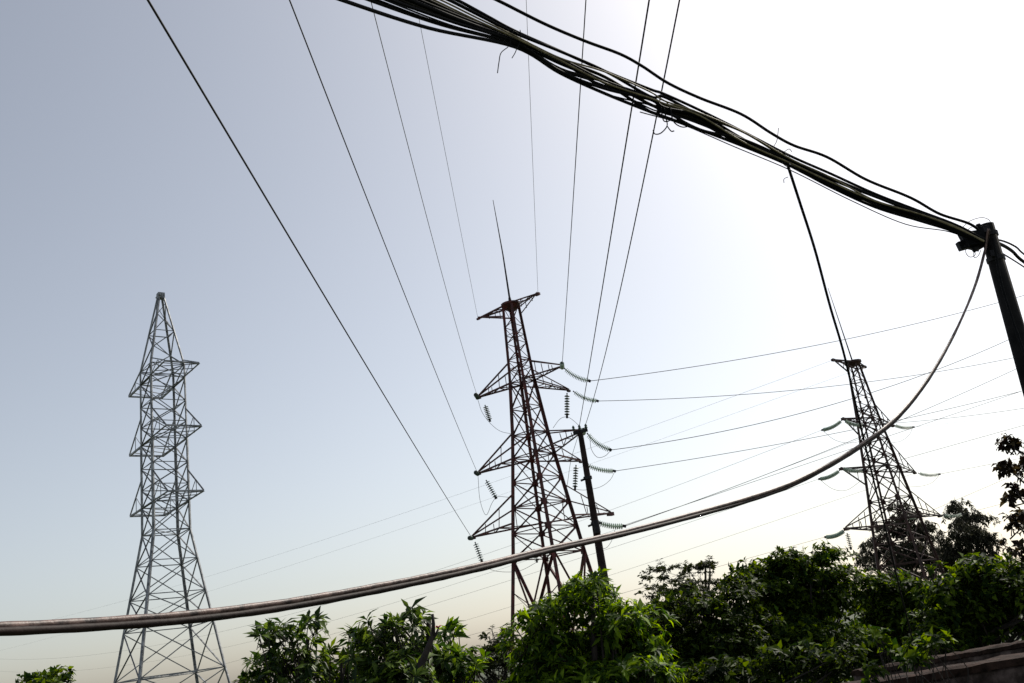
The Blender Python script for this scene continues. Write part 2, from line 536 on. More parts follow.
PROTO = {'strain': make_string(2.6, 15, .215, .20, M_GLASS, 'insulator_string', 'x'),
         'drop': make_string(1.9, 8, .23, 0.0, M_PORC, 'insulator_string', 'x')}
used = set()
def string(kind, P, Q, label, group, thick=1.0):
    r = PROTO[kind]
    if kind in used: r = copy_thing(r)
    used.add(kind)
    L = 2.6 if kind == 'strain' else 1.9
    d = Q - P; n = np.linalg.norm(d); x = d / n
    y = nrm(np.cross(Z, x)) if abs(x[2]) < .98 else V(0, 1, 0)
    y = nrm(y - x * (y @ x))
    z = np.cross(x, y)
    r.matrix_world = Matrix(((x[0] * n / L, y[0] * thick, z[0] * thick, P[0]), (x[1] * n / L, y[1] * thick, z[1] * thick, P[1]),
                             (x[2] * n / L, y[2] * thick, z[2] * thick, P[2]), (0, 0, 0, 1)))
    r['label'] = label; r['category'] = 'insulator'; r['group'] = group
    return Q
AZR = 78.0
GI = 'insulator strings on the pylons'
def st(kind, tip, p0, p1, az, label, thick=1.0):
    """string hung near a tip, both ends read off in the vertical plane through the tip"""
    P = at_plane(*p0, tip, az); Q = at_plane(*p1, tip, az)
    return string(kind, P, Q, label, GI, thick)
e2R = st('strain', tips1['2R'], (564, 368), (590, 381), AZR, 'green glass insulator string reaching right from the upper near arm of the red pylon')
e2B = st('strain', tips1['2B'], (573, 391), (598, 401), AZR, 'green glass insulator string just below the uppermost one right of the red pylon')
e3R = st('strain', tips1['3R'], (587, 433), (611, 450), AZR, 'drooping green insulator string beside the top of the dark pole')
e3B = st('strain', tips1['3B'], (583, 463), (615, 471), AZR, 'nearly level green insulator string behind the dark pole below its top')
e4R = st('strain', tips1['4R'], (590, 519), (625, 526), AZR, 'pale green insulator string touching the thick brown cable right of the red pylon', 1.15)
string('drop', at_plane(485, 405, tips1['2L'], 60), at_plane(490, 421, tips1['2L'], 60), 'short dark insulator string hanging under the upper left arm of the red pylon', GI)
string('drop', at_plane(486, 480, tips1['3L'], 60), at_plane(496, 498, tips1['3L'], 60), 'slanting dark insulator string hanging under the middle left arm of the red pylon', GI)
string('drop', at_plane(475, 542, tips1['4L'], 60), at_plane(482, 562, tips1['4L'], 60), 'dark insulator string hanging under the lowest left arm just above the thick cable', GI)
string('drop', at_plane(567, 393, tips1['2B'], 90), at_plane(567, 417, tips1['2B'], 90), 'plumb dark insulator string hanging under the upper right arm of the red pylon', GI)
string('drop', at_plane(576, 465, tips1['3B'], 90), at_plane(575, 489, tips1['3B'], 90), 'plumb dark insulator string beside the dark pole under the middle right arm', GI)
string('drop', at_plane(534, 549, CC, 90), at_plane(537, 562, CC, 90), 'small dark insulator string hanging inside the legs of the red pylon', GI, .8)
for key, px, py, lb in (('2L', 477, 397, 'dark green stub insulator seen end on at the upper left arm tip'),
                        ('3L', 477, 473, 'dark green stub insulator seen end on at the middle left arm tip'),
                        ('4L', 472, 537, 'dark green stub insulator seen end on at the lowest left arm tip'),
                        ('2R', 562, 365, 'bright green stub insulator standing on the upper right arm tip'),
                        ('3R', 586, 432, 'pale green stub insulator at the tip beside the dark pole top')):
    P = tips1[key]
    string('strain' if key.endswith('R') else 'drop', P, P + V(-.06, -1.9, -.2), lb, GI, .8)
AZN = 122.0   # right tower, wires leaving to the right
AZW = -46.0   # right tower, wires leaving to the left
f2L = st('strain', tips2['2L'], (842, 420), (822, 430), AZW, 'thin insulator string left of the brown pylon at its second arm')
f3L = st('strain', tips2['3L'], (840, 470), (819, 479), AZW, 'thin insulator string left of the brown pylon at its third arm')
f4L = st('strain', tips2['4L'], (845, 530), (825, 537), AZW, 'thin insulator string left of the brown pylon at its lowest arm')
f2R = st('strain', tips2['2R'], (894, 425), (914, 427), AZN, 'level green insulator string right of the brown pylon beside the thick cable')
f3R = st('strain', tips2['3R'], (918, 473), (940, 474), AZN, 'level green insulator string right of the brown pylon in open sky')
f4R = st('strain', tips2['4R'], (943, 515), (963, 514), AZN, 'green insulator string in front of the tall far tree')
g2L = st('strain', tips2['2L'], (844, 420), (864, 425), AZN, 'pale green insulator string lying across the brown pylon at its second arm')
g3L = st('strain', tips2['3L'], (842, 468), (864, 470), AZN, 'pale green insulator string lying across the brown pylon at its third arm')
g4R = st('strain', tips2['4R'], (901, 517), (921, 515), AZW + 180, 'pale green insulator string near the lowest right arm of the brown pylon')
string('drop', at_plane(847, 533, tips2['4L'], 90), at_plane(851, 549, tips2['4L'], 90), 'dark insulator string hanging under the lowest left arm of the brown pylon', GI)

# ------------------------------------------------------------------ wires
def wire(P, az, pix, label, rad, M, s_end, group, name='power_line', cmin=2e-5, s_start=0.0, cmax=0.004, cat='power line'):
    a = azv(az)
    S, H = [], []
    for px, py in pix:
        q = at_plane(px, py, P, az)
        S.append((q - P) @ a); H.append(q[2] - P[2])
    S = np.array(S); H = np.array(H)
    if len(S) > 1:
        A = np.stack([S, S * S], 1); b, c = np.linalg.lstsq(A, H, rcond=None)[0]
    else: c = 4e-4; b = (H[0] - c * S[0] ** 2) / S[0]
    if c < cmin or c > cmax:
        c = min(max(c, cmin), cmax); b = ((H - c * S * S) * S).sum() / (S * S).sum()
    print('WIRE %-60s b=%.3f c=%.5f s=%s err=%s' % (label[:60], b, c, np.round(S, 0), np.round(H - b * S - c * S * S, 2)))
    pts = []
    for t in np.linspace(s_start, s_end, 70):
        pts.append(P + a * t + Z * (b * t + c * t * t))
    m = MB(); m.tube(pts, rad, 6)
    return tag(m.build(name, M, smooth=True), label, cat, group)
GO = 'overhead conductors running from the red pylon over the viewer'
AO = 180 + math.degrees(math.atan2(ray(543, 640)[0], ray(543, 640)[1]))
for key, off, pix, r, lb in (
    ('4L', (0, 0), [(148, 0), (267, 200), (375, 380)], .021, 'leftmost and thickest overhead line, black, ending at the lowest left arm'),
    ('3L', (0, 0), [(290, 0), (367, 200), (439, 380)], .016, 'second overhead line from the left, ending at the middle left arm'),
    ('2L', (0, 0), [(371, 0), (427, 220), (473, 380)], .014, 'third overhead line from the left, ending at the upper left arm'),
    ('TL', (0, 0), [(420, 28), (456, 200), (477, 308)], .012, 'very thin pale wire up from the left tip of the top arm'),
    ('TR', (0, 0), [(527, 0), (531, 140), (535, 270)], .012, 'very thin pale wire up from the right tip of the top arm'),
    ('2R', (0, 0), [(586, 0), (573, 200), (564, 340)], .020, 'thin overhead line rising almost straight from the upper right arm'),
    ('3R', (0, 0), [(680, 0), (639, 200), (592, 405)], .020, 'rightmost overhead line, meeting the arm beside the dark pole')):
    wire(tips1[key], AO, pix, lb, r, M_WIRE if r > .015 else M_FAINT, 125, GO)
GR = 'conductors running right from the red pylon'
wire(e2R, AZR, [(797, 349), (1022, 296)], 'uppermost thin line running from the red pylon to the right edge above the brown pylon', .024, M_WIRE, 85, GR)
wire(e2B, AZR, [(753, 394), (849, 384), (1013, 358)], 'nearly level line passing just below the top of the brown pylon', .024, M_WIRE, 85, GR)
wire(e3R, AZR, [(753, 430), (849, 404), (927, 373), (1022, 330)], 'curving line from the drooping string beside the pole up to the right edge', .024, M_WIRE, 85, GR)
wire(e3B, AZR, [(797, 440), (820, 437), (1022, 391)], 'line from the level string behind the pole crossing the brown pylon at its second arm', .024, M_WIRE, 85, GR)
wire(e4R, AZR, [(712, 491), (825, 454), (919, 412), (1022, 366)], 'steeper line rising from the pale string near the thick cable to the right edge', .024, M_WIRE, 85, GR)
wire(e4R + V(0, .25, .1), AZR, [(679, 508), (825, 449), (919, 424), (1022, 396)], 'line just under the steeper one from the same pale string', .020, M_WIRE, 85, GR)
GL = 'faint conductors running left from the brown pylon'
wire(tips2['TL'], AZW, [(749, 388), (615, 440), (477, 488), (206, 577)], 'faint wire from the left top tip of the brown pylon, highest of the faint ones', .012, M_FAINT, 420, GL)
wire(tips2['TR'], AZW, [(814, 382), (667, 436), (477, 504), (213, 590)], 'faint wire just below the highest faint one', .011, M_FAINT, 420, GL)
wire(f2L, AZW, [(667, 492), (606, 510), (509, 546), (216, 633)], 'faint line from the second left arm of the brown pylon down behind the red one', .016, M_FAINT, 420, GL)
wire(tips2['2R'], AZW, [(791, 470), (678, 510), (490, 570), (219, 649)], 'faint line from the second right arm of the brown pylon, crossing the thick cable', .016, M_FAINT, 420, GL)
wire(f3L, AZW, [(708, 513), (607, 549), (509, 582), (239, 660)], 'faint line from the third left arm of the brown pylon, grazing the thick cable', .016, M_FAINT, 420, GL)
wire(tips2['3R'], AZW, [(830, 504), (712, 540), (611, 576), (509, 607)], 'faint line from the third right arm of the brown pylon above the umbrella tree', .016, M_FAINT, 420, GL)
wire(f4L, AZW, [(705, 569), (600, 600)], 'lowest faint line, from the lowest left arm of the brown pylon', .016, M_FAINT, 420, GL)
GN = 'conductors running right from the brown pylon'
wire(f2R, AZN, [(1022, 415)], 'pale line right of the brown pylon at its second arm', .011, M_FAINT, 80, GN)
wire(g2L, AZN, [(919, 443), (1022, 401)], 'line starting on the brown pylon and leaving above the second right string', .02, M_WIRE, 80, GN)
wire(f3R, AZN, [(1007, 461)], 'line leaving the level string in open sky towards the leafy branch', .02, M_FAINT, 80, GN)
wire(g3L, AZN, [(897, 460), (1022, 426)], 'line starting on the brown pylon and leaving above the level string in open sky', .02, M_FAINT, 80, GN)
wire(f4R, AZN, [(1013, 501)], 'line leaving the string in front of the far tree', .018, M_FAINT, 80, GN)
wire(at_plane(921, 515, tips2['4R'], AZN), AZN, [(1005, 479)], 'line crossing above the far tree towards the leafy branch', .018, M_FAINT, 80, GN)

def spline(P, n=10):
    P = [np.asarray(p, float) for p in P]
    P = [2 * P[0] - P[1]] + P + [2 * P[-1] - P[-2]]
    out = []
    for i in range(1, len(P) - 2):
        a, b, c, d = P[i - 1:i + 3]
        for k in range(n):
            t = k / n
            out.append(.5 * ((2 * b) + (c - a) * t + (2 * a - 5 * b + 4 * c - d) * t * t + (3 * b - a - 3 * c + d) * t ** 3))
    out.append(P[-2])
    return out
def loop(P, az, pix, label, group, r=.018, M=None):
    pts = spline([at_plane(px, py, P, az) for px, py in pix], 6)
    m = MB(); m.tube(pts, r, 6)
    tag(m.build('jumper_wire', M or M_WIRE, smooth=True), label, 'wire', group)
GJ = 'slack jumper wires under the pylon arms'
loop(tips1['2L'], 60, [(478, 400), (482, 412), (490, 423), (500, 431), (512, 434)], 'slack wire under the upper left arm of the red pylon', GJ)
loop(tips1['3L'], 60, [(478, 476), (480, 500), (486, 515), (492, 503), (497, 497), (506, 497), (514, 498)], 'v shaped slack wire under the middle left arm of the red pylon', GJ)
loop(tips1['4L'], 60, [(482, 562), (492, 570), (508, 572), (522, 570), (537, 562)], 'slack wire below the thick cable between the legs of the red pylon', GJ)
loop(tips1['2B'], 90, [(553, 428), (560, 419), (567, 417), (574, 421), (583, 430)], 'slack wire under the upper right arm of the red pylon', GJ)
loop(tips1['3R'], 80, [(590, 434), (591, 448), (597, 457), (605, 456), (611, 450)], 'looped wire under the drooping string beside the pole', GJ)
loop(tips1['3B'], 80, [(574, 489), (585, 490), (600, 487), (610, 480), (615, 471)], 'slack wire right of the pole below its top', GJ)
loop(tips1['4R'], 80, [(597, 548), (606, 548), (612, 540), (615, 530)], 'short slack wire below the pale string near the thick cable', GJ)
loop(tips2['2L'], 44, [(822, 430), (835, 440), (850, 443), (866, 440)], 'slack wire left of the brown pylon at its second arm', GJ)
loop(tips2['2R'], 44, [(890, 443), (901, 441), (909, 435), (913, 427)], 'slack wire right of the brown pylon at its second arm', GJ)
loop(tips2['3L'], 44, [(819, 479), (833, 489), (847, 490), (862, 480)], 'slack wire left of the brown pylon at its third arm', GJ)
loop(tips2['3R'], 44, [(908, 487), (922, 486), (933, 482), (940, 474)], 'slack wire right of the brown pylon at its third arm', GJ)
loop(tips2['4L'], 44, [(825, 537), (830, 544), (838, 548), (851, 549)], 'slack wire left of the brown pylon at its lowest arm', GJ)

# ------------------------------------------------------------------ distant utility pole beside the red pylon
DU = 36.0
PU = at_dist(580, 431, DU); PB = at_dist(605, 583, DU)
t = thing('utility_pole', (PB[0], PB[1], -2.1), 'dark slender utility pole in front of the red pylon', 'utility pole')
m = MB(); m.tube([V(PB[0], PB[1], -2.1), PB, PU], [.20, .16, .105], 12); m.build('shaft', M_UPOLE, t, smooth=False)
m = MB()
m.bar(PU + V(-.28, 0, -.05), PU + V(.3, -.1, -.02), .1, .12)
ch = m.build('crosshead', M_FIT, t)
for dx in (-.24, 0, .26):
    m = MB(); m.lathe(PU + V(dx, 0, .055), Z, [(0, .03), (.05, .07), (.09, .04), (.13, .06), (.2, .02)], 8)
    m.build('pin_insulator', M_PORC, ch)
for f in (.32, .62):
    q = PU + (PB - PU) * f
    m = MB(); m.cyl(q - Z * .06, q + Z * .06, .17, .17, 12); m.bar(q, q + V(-.28, -.1, -.08), .08); m.build('clamp_band', M_FIT, t)
q = at_dist(597, 527, DU)
m = MB()
m.cyl(q + V(-.02, -.22, .22), q + V(-.02, -.22, -.25), .12, .12, 10); m.bar(q + V(-.2, -.1, .1), q + V(.2, -.1, .12), .07)
m.build('junction_box', M_FIT, t)
wire(PU + V(0, 0, .18), AO, [(649, 0), (617, 200), (587, 380)], 'dark overhead line ending at the top of the dark utility pole', .013, M_WIRE, 75, 'line from the utility pole')
m = MB(); m.tube(spline([at_dist(578, 436, DU), at_dist(571, 460, DU), at_dist(567, 486, DU), at_dist(562, 510, DU)], 5), .009, 5)
tag(m.build('stay_wire', M_WIRE), 'thin wire slanting down left from the top of the dark utility pole', 'wire')

# ------------------------------------------------------------------ near pole at the right edge, cables on it
DP = 9.0
ptop = at_dist(986, 225, DP); pb = at_dist(1017, 334, DP)
dirp = nrm(ptop - pb)
base = ptop - dirp * ((ptop[2] - 0.0) / dirp[2])
t = thing('cable_pole', base, 'near black pole at the right edge carrying the cable bundle', 'utility pole')
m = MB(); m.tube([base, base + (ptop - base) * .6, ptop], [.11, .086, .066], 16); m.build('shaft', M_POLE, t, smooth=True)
s0 = at_dist(985, 240, DP)
m = MB()
side = nrm(RT * V(1, 1, 0)); toc = -azv(math.degrees(math.atan2(s0[0], s0[1])))
m.bar(s0 - side * .26 - Z * .03, s0 + side * .10 + Z * .02, .05, .08)
m.bar(at_dist(962, 233, DP - .1), at_dist(969, 246, DP - .1), .05, .07)
m.bar(at_dist(966, 243, DP - .12), at_dist(980, 246, DP - .12), .07, .09)
m.bar(at_dist(972, 250, DP - .1), at_dist(984, 243, DP - .12), .05, .05)
m.build('bracket', M_FIT, t)
for dz in (-.10, -.34):
    q = ptop + dirp * dz
    m = MB(); m.cyl(q - dirp * .02, q + dirp * .02, .079, .079, 16); m.box(q + toc * .085, side * .03, toc * .03, Z * .06)
    m.build('clamp_band', M_FIT, t)
q = at_dist(977, 238, DP - .15)
m = MB(); m.box(q - Z * .07, side * .085, toc * .05, Z * .13); m.cyl(q + side * .05 + Z * .05, q + side * .05 + Z * .13, .02); m.build('splice_box', M_BLACK, t)

def put(nodes, D): return [at_dist(x, y, D(x)) for x, y in nodes]
Dx = lambda x: 9.0 - 4.2 * (985 - x) / 645 - .13 if x < 985 else 8.87 + (x - 985) * .03
def extend(pts, L0=5.0, L1=0):
    a = pts[0] + nrm(pts[0] - pts[1]) * L0 - Z * 0.15
    return [a] + pts
GB = 'cables in the bundle across the top'
def cable(nodes, r, M, label, group=GB, ext=6.0, name='bundle_cable', D=Dx, n=8):
    pts = put(nodes, D)
    pts = spline(pts, n)
    if ext: pts = [pts[0] + nrm(pts[0] - pts[2]) * ext - Z * .1] + pts
    m = MB(); m.tube(pts, r, 8)
    return tag(m.build(name, M, smooth=True), label, 'cable', group)
cable([(470, -12), (497, 0), (545, 24), (585, 41), (620, 54), (642, 66), (668, 83), (700, 98), (741, 114), (771, 133), (794, 145.5), (827, 157),
       (865, 179), (902, 194), (917, 201), (940, 214), (970, 224), (984, 235)], .0125, M_BLACK, 'single wavy black cable riding above the bundle', 'loose cables beside the bundle')
K1 = [(515, 31), (540, 42), (580, 60), (634, 84), (662, 93), (715, 117), (786, 154), (827, 172), (880, 196), (959, 226), (984, 239)]
K9 = [(515, 47), (547, 67), (590, 87), (631, 105), (681, 122.5), (735, 143), (779, 160), (850, 197), (880, 209), (951, 230), (984, 245)]
def yk(K, x):
    return float(np.interp(x, [a for a, b in K], [b for a, b in K]))
specs = [  # (x where it leaves the top edge, rank in the bundle, radius, material, label)
    (457, 0.00, .0115, M_BLACK, 'black cable on the top edge of the bundle'),
    (449, 0.13, .0115, M_BLACK, 'black cable second from the top of the bundle'),
    (441, 0.30, .0065, M_TAN, 'thin tan cable catching light along the bundle, upper of the two pale ones'),
    (434, 0.42, .0065, M_TAN, 'thin tan cable along the bundle, lower of the two pale ones'),
    (427, 0.52, .013, M_OLIVE, 'olive brown cable in the heart of the bundle'),
    (418, 0.45, .0125, M_BLACK, 'black cable twisted into the heart of the bundle'),
    (410, 0.62, .0155, M_BLACK, 'thickest black cable of the bundle'),
    (400, 0.72, .012, M_OLIVE, 'olive cable twisted below the thickest one'),
    (391, 0.70, .0115, M_BLACK, 'black cable twisted into the lower half of the bundle'),
    (385, 0.80, .006, M_BLACK, 'hair thin black cable near the bottom of the bundle'),
    (378, 0.86, .006, M_BLACK, 'hair thin black cable beside the lowest cable'),
    (370, 0.80, .0125, M_BLACK, 'black cable fanning out second lowest at the top left of the bundle'),
    (342, 1.00, .0125, M_BLACK, 'lowest black cable of the bundle, fanning out farthest left')]
rb = random.Random(11)
for x0, rk, r, M, lb in specs:
    xm, ym = (x0 + 515) / 2, (31 + 16 * rk) / 2 + (4.5 if rk == 1 else 3.0 if rk >= .8 else rk * 1.2)
    nodes = [(x0 - 24, -10), (x0, 0), (xm, ym)]
    for x in (515, 560, 605, 650, 664, 700, 745, 790, 830, 875, 920, 955, 984):
        f = rk if x in (515, 664, 984) else min(1, max(0, rk + rb.uniform(-.3, .3) * (0 if rk in (0, 1) else 1)))
        nodes.append((x, yk(K1, x) + (yk(K9, x) - yk(K1, x)) * f))
    off = rb.uniform(-.04, .04) if M is not M_TAN else -.07
    cable(nodes, r, M, lb, D=lambda x, o=off: Dx(x) + o)
cable([(640, 112), (681, 124), (735, 147), (790, 170), (850, 200), (905, 224), (950, 232), (984, 246)], .0045, M_BLACK, 'hair thin wire sagging just below the right half of the bundle', 'loose cables beside the bundle', ext=0)
GT = 'wire ties on the bundle'
def tie(paths, label, r=.0035):
    m = MB()
    for p in paths:
        m.tube(spline([at_dist(x, y, Dx(x) - .06) for x, y in p], 6), r, 6)
    tag(m.build('wire_tie', M_BLACK, smooth=True), label, 'wire tie', GT)
tie([[(512, 30), (520, 36), (517, 48), (510, 44), (513, 31)], [(508, 47), (501, 53), (499, 62), (497.5, 73)], [(517, 48), (515, 53), (512, 58)], [(520, 30), (521, 36), (519, 44)]],
    'wire tie round the bundle at the top with its loose end hanging down')
tie([[(660, 98), (668, 104), (672, 118), (664, 121), (661, 108)], [(664, 108), (666, 118), (667, 126), (661, 133), (655, 134), (653, 130)], [(667, 126), (671, 131), (674, 131)],
     [(670, 110), (674, 122), (682, 127), (690, 126)]], 'knotted wire tie with curled ends under the middle of the bundle', .005)
tie([[(783, 152), (789, 156), (788, 166), (783, 163), (784, 153)], [(774, 146), (777, 140), (778.5, 128)], [(784, 152), (789, 149), (792, 152)], [(788, 177), (784, 179), (784, 183)]],
    'thin wire tie where the hanging black cable leaves the bundle', .003)
# beyond the pole
cable([(984, 239), (1000, 244), (1012, 251), (1024, 262), (1060, 285), (1110, 320), (1500, 575)], .016, M_BLACK, 'thick black cable leaving the pole towards the right edge', 'cables right of the pole', ext=0)
cable([(986, 238), (1003, 241), (1016, 247), (1025, 255), (1060, 281), (1110, 316), (1500, 568)], .009, M_BLACK, 'thinner wavy cable leaving the pole towards the right edge above the thick one', 'cables right of the pole', ext=0)
cable([(984, 243), (1000, 252), (1024, 267), (1060, 292), (1110, 327), (1500, 585)], .007, M_BLACK, 'thin cable leaving the pole below the thick one', 'cables right of the pole', ext=0)
cable([(993, 238), (996, 254), (1001, 282), (1012, 318), (1024, 352), (1040, 400)], .011, M_BLACK, 'black cable running down alongside the near pole', 'cables at the near pole', ext=0, D=lambda x: 8.86)
for i, (nodes, lb) in enumerate((([(962, 228), (970, 221), (982, 217.5), (990, 221), (986, 226), (972, 227), (966, 232)], 'thin looped wire standing up left of the pole top'),
                    ([(966, 246), (966, 253), (970, 257), (975, 255), (974, 249), (971, 247)], 'small wire coil hanging left of the pole under the bracket'),
                    ([(974, 246), (974, 257), (978, 256), (981, 250)], 'short bent wire end hanging beside the pole under the bracket'),
                    ([(956, 233), (962, 240), (968, 247), (973, 244), (982, 240)], 'wire bent round the bracket left of the pole'))):
    cable(nodes, .003, M_BLACK, lb, 'loose wire ends at the pole top', ext=0, name='loose_wire', D=lambda x: DP - .16, n=6)

# hanging drop cable in front of the brown pylon
nd = [(788, 166), (800, 203), (815, 250), (830, 306), (845, 358), (862, 432), (882, 515), (900, 590), (915, 650)]
m = MB(); m.tube(spline([at_dist(x, y, D) for (x, y), D in zip(nd, (7.6, 8.0, 8.6, 9.4, 10.3, 12.0, 14.2, 16.2, 18.0))], 8), .0125, 8)
tag(m.build('drop_cable', M_BLACK, smooth=True), 'black cable dropping from the bundle past the top of the brown pylon', 'cable')

# thick brown two-strand cable; strand colours paint its lit top and shaded underside
pix = [(989, 229, 3.6), (985, 250, 3.6), (977, 280, 3.7), (965, 311, 3.9), (948, 346, 4.1), (925, 384, 4.4), (896, 419, 4.8), (862, 445, 5.2), (828, 466, 5.6), (790, 485, 6.0),
       (745, 500.5, 6.6), (690, 516, 7.3), (620, 534, 8.2), (548, 550, 9.1), (480, 567, 10.0), (400, 584, 11.0), (300, 602.5, 12.2), (200, 616, 13.4), (100, 624, 14.4), (0, 629, 15.4), (-60, 630.5, 16)]
WD = .036
ctrp = [at_dist(x, y, WD * F_PX / ww * .96) for x, y, ww in pix]
ctrp = spline(ctrp, 8)
t = thing('service_cable', ctrp[0], 'thick pinkish brown two strand cable sweeping down from the pole top to the left edge', 'cable')
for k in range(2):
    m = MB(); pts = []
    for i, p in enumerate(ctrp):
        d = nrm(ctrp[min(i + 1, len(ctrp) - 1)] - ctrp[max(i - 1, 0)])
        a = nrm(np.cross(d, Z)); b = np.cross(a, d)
        ph = 2.75 - 1.75 * min(1, i / len(ctrp) * 1.6) + .25 * math.sin(i * .11) + math.pi * k  # rolls the painted highlight upward at left, outward near the pole
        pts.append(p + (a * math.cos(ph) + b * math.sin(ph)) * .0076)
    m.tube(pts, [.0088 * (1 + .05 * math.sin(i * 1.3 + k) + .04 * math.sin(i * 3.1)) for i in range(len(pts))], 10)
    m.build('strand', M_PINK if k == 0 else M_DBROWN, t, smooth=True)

# ------------------------------------------------------------------ wall
def wallpiece(pxa, pxb, z, thick, hgt, M1, M2, name, label, left=14):
    A = at_z(*pxa, z); B = at_z(*pxb, z)
    d = nrm(B - A); n = nrm(np.cross(Z, d))
    if n[1] < 0: n = -n
    print('WALL', A, B); A = A - d * left; B = B + d * 14
    t = thing(name, V(*(A + B)[:2] / 2, 0), label, 'wall', 'old walls below the trees')
    L = np.linalg.norm(B - A); N = 120
    rr = random.Random(hash(name) % 7 + int(z * 100))
    for nm, M, z0, z1, ex in (('wall_face', M1, z - hgt, z - .09, 0), ('coping', M2, z - .088, z, .035)):
        m = MB()
        for i in range(N + 1):
            p = A + d * L * i / N
            j = [rr.uniform(-.012, .012) for _ in range(4)]
            p = p * V(1, 1, 0)
            m.v += [p - n * (ex + j[0]) + Z * z0, p - n * (ex + j[1]) + Z * (z1 - .02 + j[2]), p + n * (.03) + Z * (z1 + j[3]),
                    p + n * (thick + j[0]) + Z * (z1 + j[1]), p + n * (thick + ex) + Z * z0]
        for i in range(N):
            for k in range(5):
                k2 = (k + 1) % 5
                m.f.append((i * 5 + k, (i + 1) * 5 + k, (i + 1) * 5 + k2, i * 5 + k2))
        m.f.append(tuple(range(5))); m.f.append(tuple(N * 5 + k for k in reversed(range(5))))
        m.build(nm, M, t, smooth=False)
    return A, B, d, n
wallpiece((859, 684), (1024, 655), .86, .34, 1.0, M_WALL, M_COPE, 'low_wall', 'nearer stained plaster wall with brown top in the lower right corner')
wallpiece((854, 671), (1024, 641), .62, .22, 1.0, M_WALL, M_COPE, 'low_wall', 'farther low wall, a brown strip overgrown with plants behind the nearer one', left=-.1)

# ------------------------------------------------------------------ trees
def leaves_mesh(name, P, X, N_, Ln, Wd, M, parent):
    """P base, X leaf direction, N_ leaf normal, Ln/Wd lengths, all (n,...) arrays"""
    n = len(P)
    X = X / (np.linalg.norm(X, axis=1, keepdims=True) + 1e-9)
    Y = np.cross(N_, X); Y /= (np.linalg.norm(Y, axis=1, keepdims=True) + 1e-9)
    N2 = np.cross(X, Y)
    Ln = Ln[:, None]; Wd = Wd[:, None]
    v = np.empty((n, 5, 3))
    v[:, 0] = P
    v[:, 1] = P + X * Ln * .5 - Y * Wd * .5 + N2 * Wd * .22
    v[:, 2] = P + X * Ln - N2 * Ln * .16
    v[:, 3] = P + X * Ln * .5 + N2 * Ln * .02
    v[:, 4] = P + X * Ln * .5 + Y * Wd * .5 + N2 * Wd * .22
    off = np.array(parent.location)
    v = (v - off).reshape(-1, 3)
    idx = np.arange(n)[:, None] * 5
    f = np.concatenate([idx + np.array([[0, 1, 2, 3]]), idx + np.array([[0, 3, 2, 4]])], 1).reshape(-1)
    me = bpy.data.meshes.new(name)
    me.vertices.add(n * 5); me.vertices.foreach_set('co', v.reshape(-1))
    me.loops.add(n * 8); me.loops.foreach_set('vertex_index', f.astype(np.int32))
    me.polygons.add(n * 2)
    me.polygons.foreach_set('loop_start', np.arange(n * 2) * 4)
    me.polygons.foreach_set('loop_total', np.full(n * 2, 4))
    me.update(); me.validate()
    me.materials.append(M)
    o = bpy.data.objects.new(name, me); COL.objects.link(o); o.parent = parent
    return o
def unit(rs, n):
    d = rs.normal(size=(n, 3)); return d / np.linalg.norm(d, axis=1, keepdims=True)
